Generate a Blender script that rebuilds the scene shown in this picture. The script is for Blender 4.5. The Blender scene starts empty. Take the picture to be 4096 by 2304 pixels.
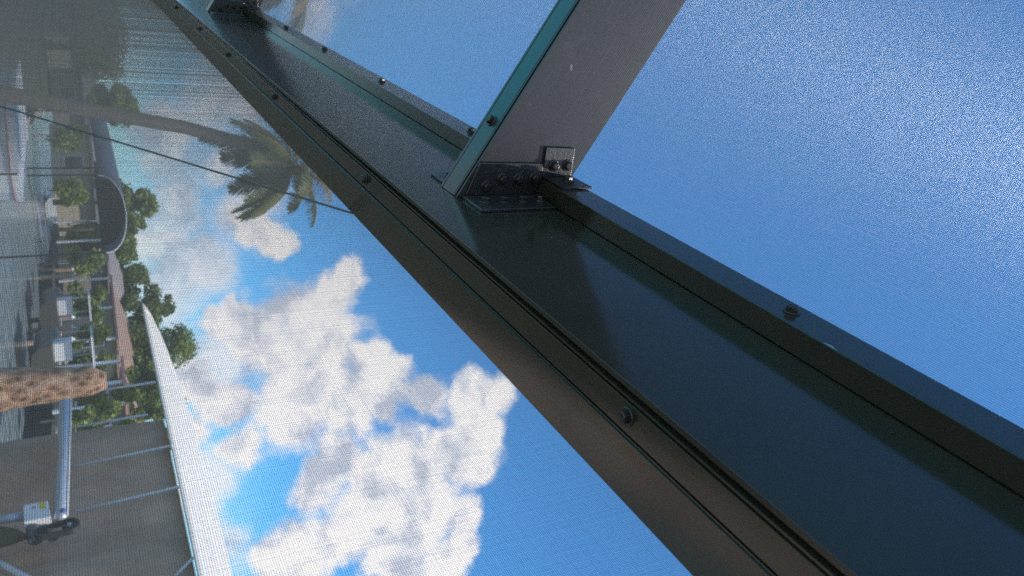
import bpy, bmesh, math, random
import numpy as np
from mathutils import Vector, Matrix
R = math.radians
random.seed(7)
rng = np.random.default_rng(11)
sc = bpy.context.scene
COL = sc.collection

# ------------------------------------------------------------------ camera
# World axes: X out of the screened wall, Y along the eave beam, Z up.
H = 1.78                                   # eye height above the pool deck
FPX = 3186.0                               # focal length in photo pixels (4096 wide)
Bv = Vector((232 - 2048, -401 - 1152, FPX)).normalized()
_tr = .085
_c = 1 / math.hypot(1, _tr); _s = _c * _tr
_k = -(_c * Bv[0] - _s * Bv[1]) / Bv[2]
Uv = Vector((_c, -_s, _k)).normalized()
Ov = Bv.cross(Uv)
EYE = Vector((0, 0, H))
cam_d = bpy.data.cameras.new('camera')
cam = bpy.data.objects.new('camera', cam_d)
COL.objects.link(cam)
right = Vector((Ov[0], Bv[0], Uv[0])); down = Vector((Ov[1], Bv[1], Uv[1])); fwd = Vector((Ov[2], Bv[2], Uv[2]))
m = Matrix.Identity(4)
for i in range(3):
    m[i][0] = right[i]; m[i][1] = -down[i]; m[i][2] = -fwd[i]; m[i][3] = EYE[i]
cam.matrix_world = m
cam_d.sensor_width = 36
cam_d.lens = FPX / 4096 * 36
cam_d.clip_start = .02; cam_d.clip_end = 3000
cam_d.dof.use_dof = True
cam_d.dof.focus_distance = .85
cam_d.dof.aperture_fstop = 13.5
sc.camera = cam

def ray(x, y):
    return (x - 2048) * right + (y - 1152) * down + FPX * fwd
def atX(x, y, X):
    r = ray(x, y); return r * (X / r.x) + EYE
def atY(x, y, Y):
    r = ray(x, y); return r * (Y / r.y) + EYE
def atR(x, y, d):                          # at horizontal range d
    r = ray(x, y); return r * (d / math.hypot(r.x, r.y)) + EYE

# ------------------------------------------------------------------ light
SUN = Vector((.165, -.47, 1.0)).normalized()
sun_el = math.asin(SUN.z); sun_az = math.atan2(SUN.x, SUN.y)
sd = bpy.data.lights.new('sun', 'SUN'); sd.energy = 4.2; sd.angle = R(.53); sd.color = (1, .95, .88)
so = bpy.data.objects.new('sun', sd); COL.objects.link(so)
so.rotation_euler = SUN.to_track_quat('Z', 'Y').to_euler()
sc.view_settings.view_transform = 'Standard'; sc.view_settings.look = 'None'
sc.view_settings.exposure = 0.42; sc.view_settings.gamma = 1.0
sc.cycles.max_bounces = 6; sc.cycles.diffuse_bounces = 3; sc.cycles.glossy_bounces = 4
sc.cycles.sample_clamp_indirect = 4.0
sc.cycles.use_denoising = False

class NT:
    def __init__(self, nt): self.nt = nt
    def n(self, t, **k):
        nd = self.nt.nodes.new(t)
        for a, v in k.items():
            if a.startswith('i_'):
                key = a[2:]
                key = int(key) if key.isdigit() else key.replace('_', ' ')
                if isinstance(v, bpy.types.NodeSocket): self.nt.links.new(v, nd.inputs[key])
                else: nd.inputs[key].default_value = v
            else: setattr(nd, a, v)
        return nd
    def link(self, a, b): self.nt.links.new(a, b)
    def math(self, op, a, b=None, c=None, clamp=False):
        nd = self.nt.nodes.new('ShaderNodeMath'); nd.operation = op; nd.use_clamp = clamp
        for i, v in enumerate((a, b, c)):
            if v is None: continue
            if isinstance(v, bpy.types.NodeSocket): self.nt.links.new(v, nd.inputs[i])
            else: nd.inputs[i].default_value = v
        return nd.outputs[0]
    def ramp(self, fac, stops, interp='LINEAR'):
        nd = self.nt.nodes.new('ShaderNodeValToRGB'); self.nt.links.new(fac, nd.inputs[0])
        cr = nd.color_ramp; cr.interpolation = interp
        while len(cr.elements) < len(stops): cr.elements.new(.5)
        for e, (p, c) in zip(cr.elements, stops): e.position = p; e.color = (*c, 1)
        return nd.outputs[0]
    def mix(self, f, a, b):
        nd = self.nt.nodes.new('ShaderNodeMix'); nd.data_type = 'RGBA'
        for i, v in ((0, f), (6, a), (7, b)):
            if isinstance(v, bpy.types.NodeSocket): self.nt.links.new(v, nd.inputs[i])
            else: nd.inputs[i].default_value = v if i == 0 else (*v, 1)
        return nd.outputs[2]

# ------------------------------------------------------------------ sky with cumulus (directions only)
w = bpy.data.worlds.new('World'); sc.world = w; w.use_nodes = True
w.node_tree.nodes.clear(); T = NT(w.node_tree)
sky = T.n('ShaderNodeTexSky', sky_type='NISHITA', sun_disc=False, sun_elevation=sun_el, sun_rotation=sun_az,
          air_density=1.0, dust_density=.3, ozone_density=2.5, altitude=0)
hs = T.n('ShaderNodeMix', data_type='RGBA', blend_type='MULTIPLY'); hs.inputs[0].default_value = 1
T.link(sky.outputs[0], hs.inputs[6]); hs.inputs[7].default_value = (.47, 1.15, 1.55, 1)
tc = T.n('ShaderNodeTexCoord')
g = tc.outputs['Generated']
nz = T.n('ShaderNodeTexNoise', noise_dimensions='3D', i_Scale=9.0, i_Detail=5.0, i_Roughness=.62)
T.link(g, nz.inputs['Vector'])
sub = T.n('ShaderNodeVectorMath', operation='SUBTRACT'); T.link(nz.outputs['Color'], sub.inputs[0]); sub.inputs[1].default_value = (.5, .5, .5)
sca = T.n('ShaderNodeVectorMath', operation='SCALE'); T.link(sub.outputs[0], sca.inputs[0]); sca.inputs['Scale'].default_value = .085
add = T.n('ShaderNodeVectorMath', operation='ADD'); T.link(g, add.inputs[0]); T.link(sca.outputs[0], add.inputs[1])
P = add.outputs[0]
def field(blobs, k=.25):
    acc = None
    for x, y, r in blobs:
        c = ray(x, y).normalized()
        c2 = ray(x + r, y).normalized(); c3 = ray(x, y + r).normalized()
        rad = ((c - c2).length + (c - c3).length) / 2
        d = T.n('ShaderNodeVectorMath', operation='DISTANCE'); T.link(P, d.inputs[0]); d.inputs[1].default_value = c
        v = T.math('MULTIPLY_ADD', d.outputs['Value'], -1 / rad, 1.0)
        acc = v if acc is None else T.math('SMOOTH_MAX', acc, v, k)
    return acc
DENSE = [(1370,1110,100),(1280,1190,130),(1150,1230,150),(1050,1330,200),(1300,1400,210),(1480,1440,110),(1610,1470,85),
         (1560,1560,150),(1700,1580,90),(1400,1600,190),(1200,1500,220),(1150,1650,190),(1330,1780,130),(1260,1900,150),
         (1880,1600,130),(1995,1590,110),(1900,1720,150),(1880,1850,120),(1750,1800,130),(1640,1850,170),(1480,1880,170),
         (1700,2000,190),(1500,2050,210),(1850,2060,110),(1860,2200,110),(1780,2290,130),(1600,2200,170),(1350,2150,150),
         (1090,960,90),(1150,980,60),(1010,900,120),(960,1230,90),(860,1290,90),(900,1600,150),(940,1800,120),
         (1180,2200,180),(760,1500,160),(780,1750,110),(1380,1330,60),(1560,1660,80),(1500,2600,300)]
HAZE = [(780,1040,170),(700,820,200),(900,650,160),(820,420,190),(1000,420,110),(1010,560,90),(640,520,160),(700,1250,220),
        (900,1450,240),(830,1900,190),(900,2200,170),(600,950,150),(960,880,150),(1080,780,120),(860,1100,110),(1250,20,150),(1420,-60,130),(880,250,120)]
fd = field(DENSE); fh = field(HAZE, .35)
offp = T.n('ShaderNodeVectorMath', operation='ADD'); T.link(P, offp.inputs[0]); offp.inputs[1].default_value = SUN * .025
n3b = T.n('ShaderNodeTexNoise', noise_dimensions='3D', i_Scale=11.0, i_Detail=5.0, i_Roughness=.6); T.link(offp.outputs[0], n3b.inputs['Vector'])
n2 = T.n('ShaderNodeTexNoise', noise_dimensions='3D', i_Scale=30.0, i_Detail=6.0, i_Roughness=.6); T.link(g, n2.inputs['Vector'])
n3 = T.n('ShaderNodeTexNoise', noise_dimensions='3D', i_Scale=11.0, i_Detail=5.0, i_Roughness=.6); T.link(P, n3.inputs['Vector'])
nh = T.n('ShaderNodeTexNoise', noise_dimensions='3D', i_Scale=7.0, i_Detail=7.0, i_Roughness=.58, i_Distortion=.4); T.link(g, nh.inputs['Vector'])
dens = T.math('ADD', T.math('ADD', fd, T.math('MULTIPLY_ADD', n2.outputs[0], .62, -.31)), T.math('MULTIPLY_ADD', n3.outputs[0], .75, -.33))
covd = T.n('ShaderNodeMapRange', interpolation_type='SMOOTHSTEP'); T.link(dens, covd.inputs[0]); covd.inputs[1].default_value = -.01; covd.inputs[2].default_value = .48
hz = T.math('ADD', T.math('MULTIPLY', fh, .62), T.math('MULTIPLY_ADD', nh.outputs[0], 2.5, -1.08))
covh = T.n('ShaderNodeMapRange', interpolation_type='SMOOTHSTEP'); T.link(hz, covh.inputs[0]); covh.inputs[1].default_value = .0; covh.inputs[2].default_value = .75; covh.inputs[4].default_value = .82
# thin veil near the horizon and broken unseen cloud behind the camera, shaped for the rafter's reflections
sepg = T.n('ShaderNodeSeparateXYZ'); T.link(g, sepg.inputs[0])
inw = T.n('ShaderNodeMapRange', interpolation_type='SMOOTHSTEP'); T.link(sepg.outputs[1], inw.inputs[0]); inw.inputs[1].default_value = -.1; inw.inputs[2].default_value = -.35
n4 = T.n('ShaderNodeTexNoise', noise_dimensions='3D', i_Scale=3.2, i_Detail=6.0, i_Roughness=.6); T.link(g, n4.inputs['Vector'])
oth = T.n('ShaderNodeMapRange', interpolation_type='SMOOTHSTEP'); T.link(n4.outputs[0], oth.inputs[0]); oth.inputs[1].default_value = .40; oth.inputs[2].default_value = .60
others = T.math('MULTIPLY', oth.outputs[0], inw.outputs[0])
low = T.n('ShaderNodeMapRange'); T.link(sepg.outputs[2], low.inputs[0]); low.inputs[1].default_value = .16; low.inputs[2].default_value = -.02; low.inputs[4].default_value = .55
cov = T.math('MAXIMUM', T.math('MAXIMUM', covd.outputs[0], covh.outputs[0]), T.math('MAXIMUM', others, low.outputs[0]))
# cloud tone: bright billows, blue-grey hollows
relief = T.math('MULTIPLY', T.math('SUBTRACT', n3.outputs[0], n3b.outputs[0]), 1.3)
tone = T.math('ADD', relief, T.math('ADD', T.math('MULTIPLY', n3.outputs[0], .95), T.math('MULTIPLY', n2.outputs[0], .15)))
ccol = T.ramp(tone, [(.33, (.53, .58, .70)), (.50, (.78, .80, .88)), (.64, (.98, .96, .97))])
bg_sky = T.n('ShaderNodeBackground'); T.link(hs.outputs[2], bg_sky.inputs[0]); bg_sky.inputs[1].default_value = .135
bg_cl = T.n('ShaderNodeBackground'); T.link(ccol, bg_cl.inputs[0]); bg_cl.inputs[1].default_value = 1.08
mx = T.n('ShaderNodeMixShader'); T.link(cov, mx.inputs[0]); T.link(bg_sky.outputs[0], mx.inputs[1]); T.link(bg_cl.outputs[0], mx.inputs[2])
wo = T.n('ShaderNodeOutputWorld'); T.link(mx.outputs[0], wo.inputs[0])
w.cycles.sampling_method = 'MANUAL'; w.cycles.sample_map_resolution = 512

# ------------------------------------------------------------------ materials
def mat(name, col, rough=.5, metal=0., spec=.5, noise=0., nscale=5., bump=0., bscale=40., col2=None, trans=0.):
    mt = bpy.data.materials.new(name); mt.use_nodes = True
    M = NT(mt.node_tree); b = mt.node_tree.nodes['Principled BSDF']
    b.inputs['Roughness'].default_value = rough; b.inputs['Metallic'].default_value = metal
    b.inputs['Specular IOR Level'].default_value = spec
    o = M.n('ShaderNodeTexCoord').outputs['Object']
    if noise or col2:
        t = M.n('ShaderNodeTexNoise', i_Scale=nscale, i_Detail=5.0, i_Roughness=.6); M.link(o, t.inputs['Vector'])
        c2 = col2 or tuple(c * (1 - noise) for c in col)
        M.link(M.ramp(t.outputs[0], [(.35, c2), (.65, col)]), b.inputs['Base Color'])
    else: b.inputs['Base Color'].default_value = (*col, 1)
    if bump:
        t = M.n('ShaderNodeTexNoise', i_Scale=bscale, i_Detail=3.0); M.link(o, t.inputs['Vector'])
        bp = M.n('ShaderNodeBump', i_Strength=bump, i_Distance=.01); M.link(t.outputs[0], bp.inputs['Height'])
        M.link(bp.outputs[0], b.inputs['Normal'])
    if trans:
        tr = M.n('ShaderNodeBsdfTranslucent'); tr.inputs[0].default_value = (*col, 1)
        ms = M.n('ShaderNodeMixShader'); ms.inputs[0].default_value = trans
        M.link(b.outputs[0], ms.inputs[1]); M.link(tr.outputs[0], ms.inputs[2])
        M.link(ms.outputs[0], mt.node_tree.nodes['Material Output'].inputs[0])
    return mt

def bronze(r0=.09, r1=.14, name='bronze_paint', br=(.9, 1.05, .95)):
    mt = bpy.data.materials.new(name); mt.use_nodes = True
    M = NT(mt.node_tree); b = mt.node_tree.nodes['Principled BSDF']
    o = M.n('ShaderNodeTexCoord').outputs['Object']
    t = M.n('ShaderNodeTexNoise', i_Scale=7.0, i_Detail=4.0); M.link(o, t.inputs['Vector'])
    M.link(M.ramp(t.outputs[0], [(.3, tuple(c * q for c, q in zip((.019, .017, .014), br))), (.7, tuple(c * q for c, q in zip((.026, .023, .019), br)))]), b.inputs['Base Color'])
    mp = M.n('ShaderNodeMapping'); mp.inputs['Scale'].default_value = (160, 3, 160); M.link(o, mp.inputs[0])
    t2 = M.n('ShaderNodeTexNoise', i_Scale=1.0, i_Detail=3.0); M.link(mp.outputs[0], t2.inputs['Vector'])
    r = M.n('ShaderNodeMapRange'); M.link(t2.outputs[0], r.inputs[0]); r.inputs[3].default_value = r0; r.inputs[4].default_value = r1
    # dried water spots and dust: rougher patches with a shape of their own
    t4 = M.n('ShaderNodeTexNoise', i_Scale=22.0, i_Detail=6.0, i_Roughness=.75); M.link(o, t4.inputs['Vector'])
    sp_ = M.n('ShaderNodeMapRange'); M.link(t4.outputs[0], sp_.inputs[0]); sp_.inputs[1].default_value = .54; sp_.inputs[2].default_value = .68; sp_.inputs[4].default_value = .035
    M.link(M.math('ADD', r.outputs[0], sp_.outputs[0]), b.inputs['Roughness'])
    b.inputs['Specular IOR Level'].default_value = .62
    t3 = M.n('ShaderNodeTexNoise', i_Scale=260.0, i_Detail=2.0); M.link(o, t3.inputs['Vector'])
    bp = M.n('ShaderNodeBump', i_Strength=.02, i_Distance=.001); M.link(t3.outputs[0], bp.inputs['Height']); M.link(bp.outputs[0], b.inputs['Normal'])
    return mt
M_BRONZE = bronze()
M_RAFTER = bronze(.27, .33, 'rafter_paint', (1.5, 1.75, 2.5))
M_SCREW = mat('screw_paint', (.011, .011, .010), .34, spec=.6, bump=.1, bscale=400)
M_BRACKET = mat('bracket_paint', (.013, .012, .012), .34, spec=1.0, noise=.3, nscale=30, bump=.08, bscale=300)
M_BARE = mat('bare_aluminium', (.55, .55, .55), .4, metal=.8)
M_THREAD = mat('screen_thread', (.07, .072, .078), .36, spec=.9)
M_THREADW = mat('wall_screen_thread', (.085, .074, .062), .55, spec=.4)
M_CABLE = mat('cable_steel', (.10, .10, .10), .4, metal=.5)
M_CANVAS_W = mat('white_canvas', (.78, .71, .62), .8, noise=.06, nscale=2, bump=.2, bscale=3)
M_CANVAS_B = mat('taupe_canvas', (.52, .345, .24), .85, noise=.35, nscale=1.2, bump=.3, bscale=2)
M_CANVAS_N = mat('slate_canvas', (.09, .115, .165), .7, noise=.15, nscale=1.5)
M_DARK = mat('shade_and_post_dark', (.008, .010, .016), .9, spec=.2)  # near-black for the slate canopy's painted interior shade, also its posts
M_ALU = mat('aluminium_tube', (.42, .47, .55), .38, metal=.35, noise=.15, nscale=8)
M_RIB = mat('pale_rib', (.55, .57, .58), .5)
M_WHITEP = mat('white_paint', (.75, .76, .78), .4, noise=.05)
M_YEL = mat('yellow_sticker', (.75, .55, .05), .5)
M_RED = mat('red_paint', (.42, .14, .12), .5)
M_BLUE = mat('blue_cap', (.05, .09, .35), .4)
M_RUBBER = mat('black_rubber', (.02, .02, .022), .6)
M_MOTOR = mat('grey_motor', (.10, .11, .12), .5, noise=.3)
def woodmat():
    mt = bpy.data.materials.new('weathered_wood'); mt.use_nodes = True
    M = NT(mt.node_tree); b = mt.node_tree.nodes['Principled BSDF']; b.inputs['Roughness'].default_value = .9
    o = M.n('ShaderNodeTexCoord').outputs['Object']
    mp = M.n('ShaderNodeMapping'); mp.inputs['Scale'].default_value = (11, 11, 7); M.link(o, mp.inputs[0])
    v = M.n('ShaderNodeTexVoronoi', feature='F1', i_Scale=1.0, i_Randomness=.75); M.link(mp.outputs[0], v.inputs['Vector'])
    t = M.n('ShaderNodeTexNoise', i_Scale=38.0, i_Detail=6.0, i_Roughness=.7); M.link(o, t.inputs['Vector'])
    k = M.math('ADD', v.outputs['Distance'], M.math('MULTIPLY_ADD', t.outputs[0], 1.3, -.65))
    M.link(M.ramp(k, [(.12, (.12, .06, .035)), (.3, (.34, .18, .10)), (.55, (.52, .30, .18)), (.85, (.66, .44, .30))]), b.inputs['Base Color'])
    bp = M.n('ShaderNodeBump', i_Strength=1.0, i_Distance=.03); M.link(k, bp.inputs['Height']); M.link(bp.outputs[0], b.inputs['Normal'])
    return mt
M_WOOD = woodmat()
M_DECK = mat('deck_paver', (.56, .50, .41), .7, noise=.2, nscale=3)
M_PATIO = mat('patio_ground_sand', (.09, .095, .055), .8, noise=.3, nscale=3)
M_GRASS = mat('lawn_grass', (.05, .085, .03), .9, noise=.45, nscale=6, bump=.5, bscale=60)
M_POOLW = mat('pool_water_surface', (.02, .60, .64), .04, bump=.3, bscale=6)
M_CAP = mat('seawall_concrete', (.62, .46, .34), .8, noise=.3, nscale=2)
M_SEAW = mat('seawall_face', (.10, .09, .08), .9, noise=.4, nscale=1)
M_BARK = mat('tree_bark', (.12, .095, .075), .9, noise=.4, nscale=5, bump=.6, bscale=20)
M_PBARK = mat('palm_bark', (.20, .165, .14), .9, noise=.3, nscale=6, bump=.5, bscale=20)
def leafmat(name, c1, c2, scale=.8):
    mt = bpy.data.materials.new(name); mt.use_nodes = True
    M = NT(mt.node_tree); b = mt.node_tree.nodes['Principled BSDF']
    o = M.n('ShaderNodeTexCoord').outputs['Object']
    t = M.n('ShaderNodeTexNoise', i_Scale=scale, i_Detail=3.0); M.link(o, t.inputs['Vector'])
    col = M.ramp(t.outputs[0], [(.35, c1), (.65, c2)]); M.link(col, b.inputs['Base Color']); b.inputs['Roughness'].default_value = .55
    tr = M.n('ShaderNodeBsdfTranslucent'); M.link(col, tr.inputs[0])
    ms = M.n('ShaderNodeMixShader'); ms.inputs[0].default_value = .35
    M.link(b.outputs[0], ms.inputs[1]); M.link(tr.outputs[0], ms.inputs[2]); M.link(ms.outputs[0], mt.node_tree.nodes['Material Output'].inputs[0])
    return mt
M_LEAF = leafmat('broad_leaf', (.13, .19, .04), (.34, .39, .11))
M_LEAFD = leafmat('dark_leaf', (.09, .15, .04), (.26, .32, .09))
M_FROND = leafmat('palm_frond_leaf', (.06, .09, .025), (.17, .18, .055), 1.5)
M_FRONDB = leafmat('dry_frond_leaf', (.30, .20, .09), (.42, .30, .12), 1.5)
def watermat():
    mt = bpy.data.materials.new('canal_water'); mt.use_nodes = True  # rippled
    M = NT(mt.node_tree); b = mt.node_tree.nodes['Principled BSDF']
    b.inputs['Base Color'].default_value = (.20, .25, .26, 1); b.inputs['Roughness'].default_value = .05; b.inputs['IOR'].default_value = 1.33
    o = M.n('ShaderNodeTexCoord').outputs['Object']
    t = M.n('ShaderNodeTexNoise', i_Scale=1.4, i_Detail=4.0); M.link(o, t.inputs['Vector'])
    bp = M.n('ShaderNodeBump', i_Strength=.9, i_Distance=.25); M.link(t.outputs[0], bp.inputs['Height']); M.link(bp.outputs[0], b.inputs['Normal'])
    return mt
M_WATER = watermat()

# ------------------------------------------------------------------ helpers
def link(name, verts, faces, material, parent=None, smooth=False):
    me = bpy.data.meshes.new(name)
    me.from_pydata([tuple(v) for v in verts], [], faces); me.update()
    if material: me.materials.append(material)
    if smooth: me.shade_smooth()
    o = bpy.data.objects.new(name, me); COL.objects.link(o)
    if parent: o.parent = parent; o.matrix_parent_inverse = parent.matrix_world.inverted()
    return o
def from_bm(name, bm, material, parent=None, smooth=False):
    bmesh.ops.recalc_face_normals(bm, faces=bm.faces)
    me = bpy.data.meshes.new(name); bm.to_mesh(me); bm.free()
    if isinstance(material, (list, tuple)):
        for q in material: me.materials.append(q)
    else: me.materials.append(material)
    if smooth: me.shade_smooth()
    o = bpy.data.objects.new(name, me); COL.objects.link(o)
    if parent: o.parent = parent; o.matrix_parent_inverse = parent.matrix_world.inverted()
    return o
def tag(o, label=None, cat=None, group=None, kind=None):
    if label: o['label'] = label
    if cat: o['category'] = cat
    if group: o['group'] = group
    if kind: o['kind'] = kind
    return o
def empty(name, loc, label, cat, group=None):
    o = bpy.data.objects.new(name, None); COL.objects.link(o); o.location = loc
    o.empty_display_size = .1
    o.matrix_world = Matrix.Translation(Vector(loc))
    return tag(o, label, cat, group)
def bevel(o, wd=.0006, seg=2):
    b = o.modifiers.new('bevel', 'BEVEL'); b.width = wd; b.segments = seg; b.limit_method = 'ANGLE'; b.angle_limit = R(35)
    return o
def prism(bm, poly, axis, a, b):
    """poly: 2D points; axis: function (u,v,t)->Vector; extruded from t=a to t=b"""
    v0 = [bm.verts.new(axis(u, v, a)) for u, v in poly]; v1 = [bm.verts.new(axis(u, v, b)) for u, v in poly]
    n = len(poly)
    for i in range(n): bm.faces.new((v0[i], v0[(i + 1) % n], v1[(i + 1) % n], v1[i]))
    bm.faces.new(v0); bm.faces.new(v1[::-1])
def box(bm, lo, hi):
    prism(bm, [(lo[0], lo[1]), (hi[0], lo[1]), (hi[0], hi[1]), (lo[0], hi[1])], lambda u, v, t: Vector((u, v, t)), lo[2], hi[2])
def obox(bm, c, ax, ay, az):
    vs = [bm.verts.new(Vector(c) + sx * ax + sy * ay + sz * az) for sx in (-1, 1) for sy in (-1, 1) for sz in (-1, 1)]
    for f in ((0,1,3,2),(4,6,7,5),(0,4,5,1),(2,3,7,6),(0,2,6,4),(1,5,7,3)): bm.faces.new([vs[i] for i in f])
def tube(bm, pts, rads, seg=12, cap=True):
    pts = [Vector(p) for p in pts]
    if not isinstance(rads, (list, tuple)): rads = [rads] * len(pts)
    rings = []; up = None
    for i, p in enumerate(pts):
        d = (pts[min(i + 1, len(pts) - 1)] - pts[max(i - 1, 0)]).normalized()
        if up is None: up = d.orthogonal().normalized()
        up = (up - d * up.dot(d)).normalized(); s = d.cross(up)
        rings.append([bm.verts.new(p + rads[i] * (math.cos(2 * math.pi * k / seg) * up + math.sin(2 * math.pi * k / seg) * s)) for k in range(seg)])
    for a, b in zip(rings, rings[1:]):
        for k in range(seg): bm.faces.new((a[k], a[(k + 1) % seg], b[(k + 1) % seg], b[k]))
    if cap: bm.faces.new(rings[0][::-1]); bm.faces.new(rings[-1])

Z = lambda z: z + H      # heights measured from the eye

# ------------------------------------------------------------------ screws
def screw_mesh():
    bm = bmesh.new()
    # hex washer head pointing along +Z: flange, then a bevelled, slightly domed hex
    prof = [(0, .0076), (.0010, .0076), (.0016, .0070)]
    n = 24; rings = []
    for z, r in prof:
        rings.append([bm.verts.new((r * math.cos(2 * math.pi * k / n), r * math.sin(2 * math.pi * k / n), z)) for k in range(n)])
    def hexr(k, rr):
        a = (2 * math.pi * k / n) % (math.pi / 3) - math.pi / 6
        return rr * math.cos(math.pi / 6) / math.cos(a)
    for z, rr in [(.0018, .0056), (.0058, .0055), (.0066, .0048), (.0068, .0030)]:
        rings.append([bm.verts.new((hexr(k, rr) * math.cos(2 * math.pi * k / n), hexr(k, rr) * math.sin(2 * math.pi * k / n), z)) for k in range(n)])
    for a, b in zip(rings, rings[1:]):
        for k in range(n): bm.faces.new((a[k], a[(k + 1) % n], b[(k + 1) % n], b[k]))
    bm.faces.new(rings[-1])
    me = bpy.data.meshes.new('screw'); bm.to_mesh(me); bm.free(); me.materials.append(M_SCREW)
    return me
SCREW = screw_mesh()
def screw(p, direction, parent, scale=1.0, twist=None):
    o = bpy.data.objects.new('screw', SCREW); COL.objects.link(o)
    q = Vector(direction).to_track_quat('Z', 'Y').to_matrix().to_4x4()
    mw = Matrix.Translation(Vector(p)) @ q @ Matrix.Rotation(random.uniform(0, 1) if twist is None else twist, 4, 'Z') @ Matrix.Scale(scale, 4)
    o.parent = parent; o.matrix_parent_inverse = parent.matrix_world.inverted(); o.matrix_world = mw
    return o

# ------------------------------------------------------------------ eave beam
Y0, Y1 = -1.9, 9.0
hb = .339
beam = empty('eave_beam', (.317, 0, Z(hb)), 'long dark bronze aluminium eave beam running diagonally across the picture', 'beam')
prof = [(.362, .3390), (.3140, .3390), (.3134, .3402), (.3128, .3402), (.3122, .3390), (.3108, .3390), (.3106, .3440), (.3085, .3440), (.3083, .3382),
        (.2852, .3382), (.2850, .3425), (.2838, .3425), (.2836, .3392), (.2814, .3392), (.2812, .3450), (.2786, .3450), (.2784, .3415), (.2762, .3415), (.2758, .3394), (.2717, .3394),
        (.2717, .5068), (.2722, .5068), (.2722, .5460), (.362, .5460)]
bm = bmesh.new(); prism(bm, [(x, Z(z)) for x, z in prof], lambda u, v, t: Vector((u, t, v)), Y0, Y1)
bevel(from_bm('beam_web', bm, M_BRONZE, beam), .0004, 2)
bm = bmesh.new(); prism(bm, [(x, Z(z)) for x, z in [(.2484, .5076), (.2714, .5076), (.2714, .5485), (.2484, .5485)]], lambda u, v, t: Vector((u, t, v)), Y0, Y1)
bevel(from_bm('top_rail', bm, M_BRONZE, beam), .0008, 3)
for y in (-1.32, -.78, -.2, .390, 1.008, 1.574, 2.092, 2.583, 3.161, 3.72, 4.3, 4.9): screw((.2955, y, Z(.3382)), (0, 0, -1), beam)
for y in (-1.4, -.75, -.2, .430, 1.093, 1.513, 1.929, 2.325, 3.3, 3.9, 4.5): screw((.2484, y, Z(.529)), (-1, 0, 0), beam)
# chipped paint showing bare metal along the rail's lower edge
pa = atX(3290, 1370, .2484); pb = atX(3352, 1403, .2484)
bm = bmesh.new()
n = 9; vs = []
for i in range(n):
    t = i / (n - 1); y = pa.y + (pb.y - pa.y) * t; hgt = .0035 * math.sin(math.pi * min(1, t * 1.02 + .02)) * (1 - .5 * t) * (.7 + .5 * random.random())
    vs.append((bm.verts.new((.24832, y, Z(.5084))), bm.verts.new((.24832, y, Z(.5084) + max(hgt, .0004)))))
for a, b in zip(vs, vs[1:]): bm.faces.new((a[0], b[0], b[1], a[1]))
ch = from_bm('paint_chip', bm, M_BARE, beam); ch['label'] = 'pale chipped paint on the top rail edge'

# ------------------------------------------------------------------ rafters and their brackets
SL = .571; CA = 1 / math.hypot(1, SL); SA = SL * CA
RD = Vector((-CA, 0, SA)); RN = Vector((SA, 0, CA))        # along the rafter (inward, up); outward normal
XTOP = -3.2
def make_rafter(yn, label):
    W_, D_ = .0492, .1275
    root = empty('rafter', (.2712, yn + W_ / 2, Z(.3967)), label, 'rafter', 'rafters of the screen roof')
    base = Vector((.2717, 0, Z(.3967)))
    # (y, n) profile: n = 0 is the underside, grooved like the photo's self-mating section
    pr = [(yn, 0), (yn + .0022, 0), (yn + .0024, .006), (yn + .0066, .006), (yn + .0068, .0), (yn + .0090, .0), (yn + .0094, .0012), (yn + .0102, .0012), (yn + .0106, 0),
          (yn + .0430, 0), (yn + .0434, .0016), (yn + .0446, .0016), (yn + .0450, 0), (yn + W_, 0), (yn + W_, D_), (yn, D_)]
    bm = bmesh.new(); lo = []; hi = []
    for y, q in pr:
        p = base + RN * q; p.y = y
        t0 = (p.x - .2712) / CA; t1 = (p.x - XTOP) / CA
        lo.append(bm.verts.new(p + RD * t0)); hi.append(bm.verts.new(p + RD * t1))
    k = len(pr)
    for i in range(k): bm.faces.new((lo[i], lo[(i + 1) % k], hi[(i + 1) % k], hi[i]))
    bm.faces.new(lo[::-1]); bm.faces.new(hi)
    bevel(from_bm('rafter_tube', bm, M_RAFTER, root), .0005, 2)
    for k in range(6):
        s = .102 + k * .6
        p = base + RD * s; p.y = yn + .0265
        screw(p, -RN, root)
    # scuff on the web
    return root
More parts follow.
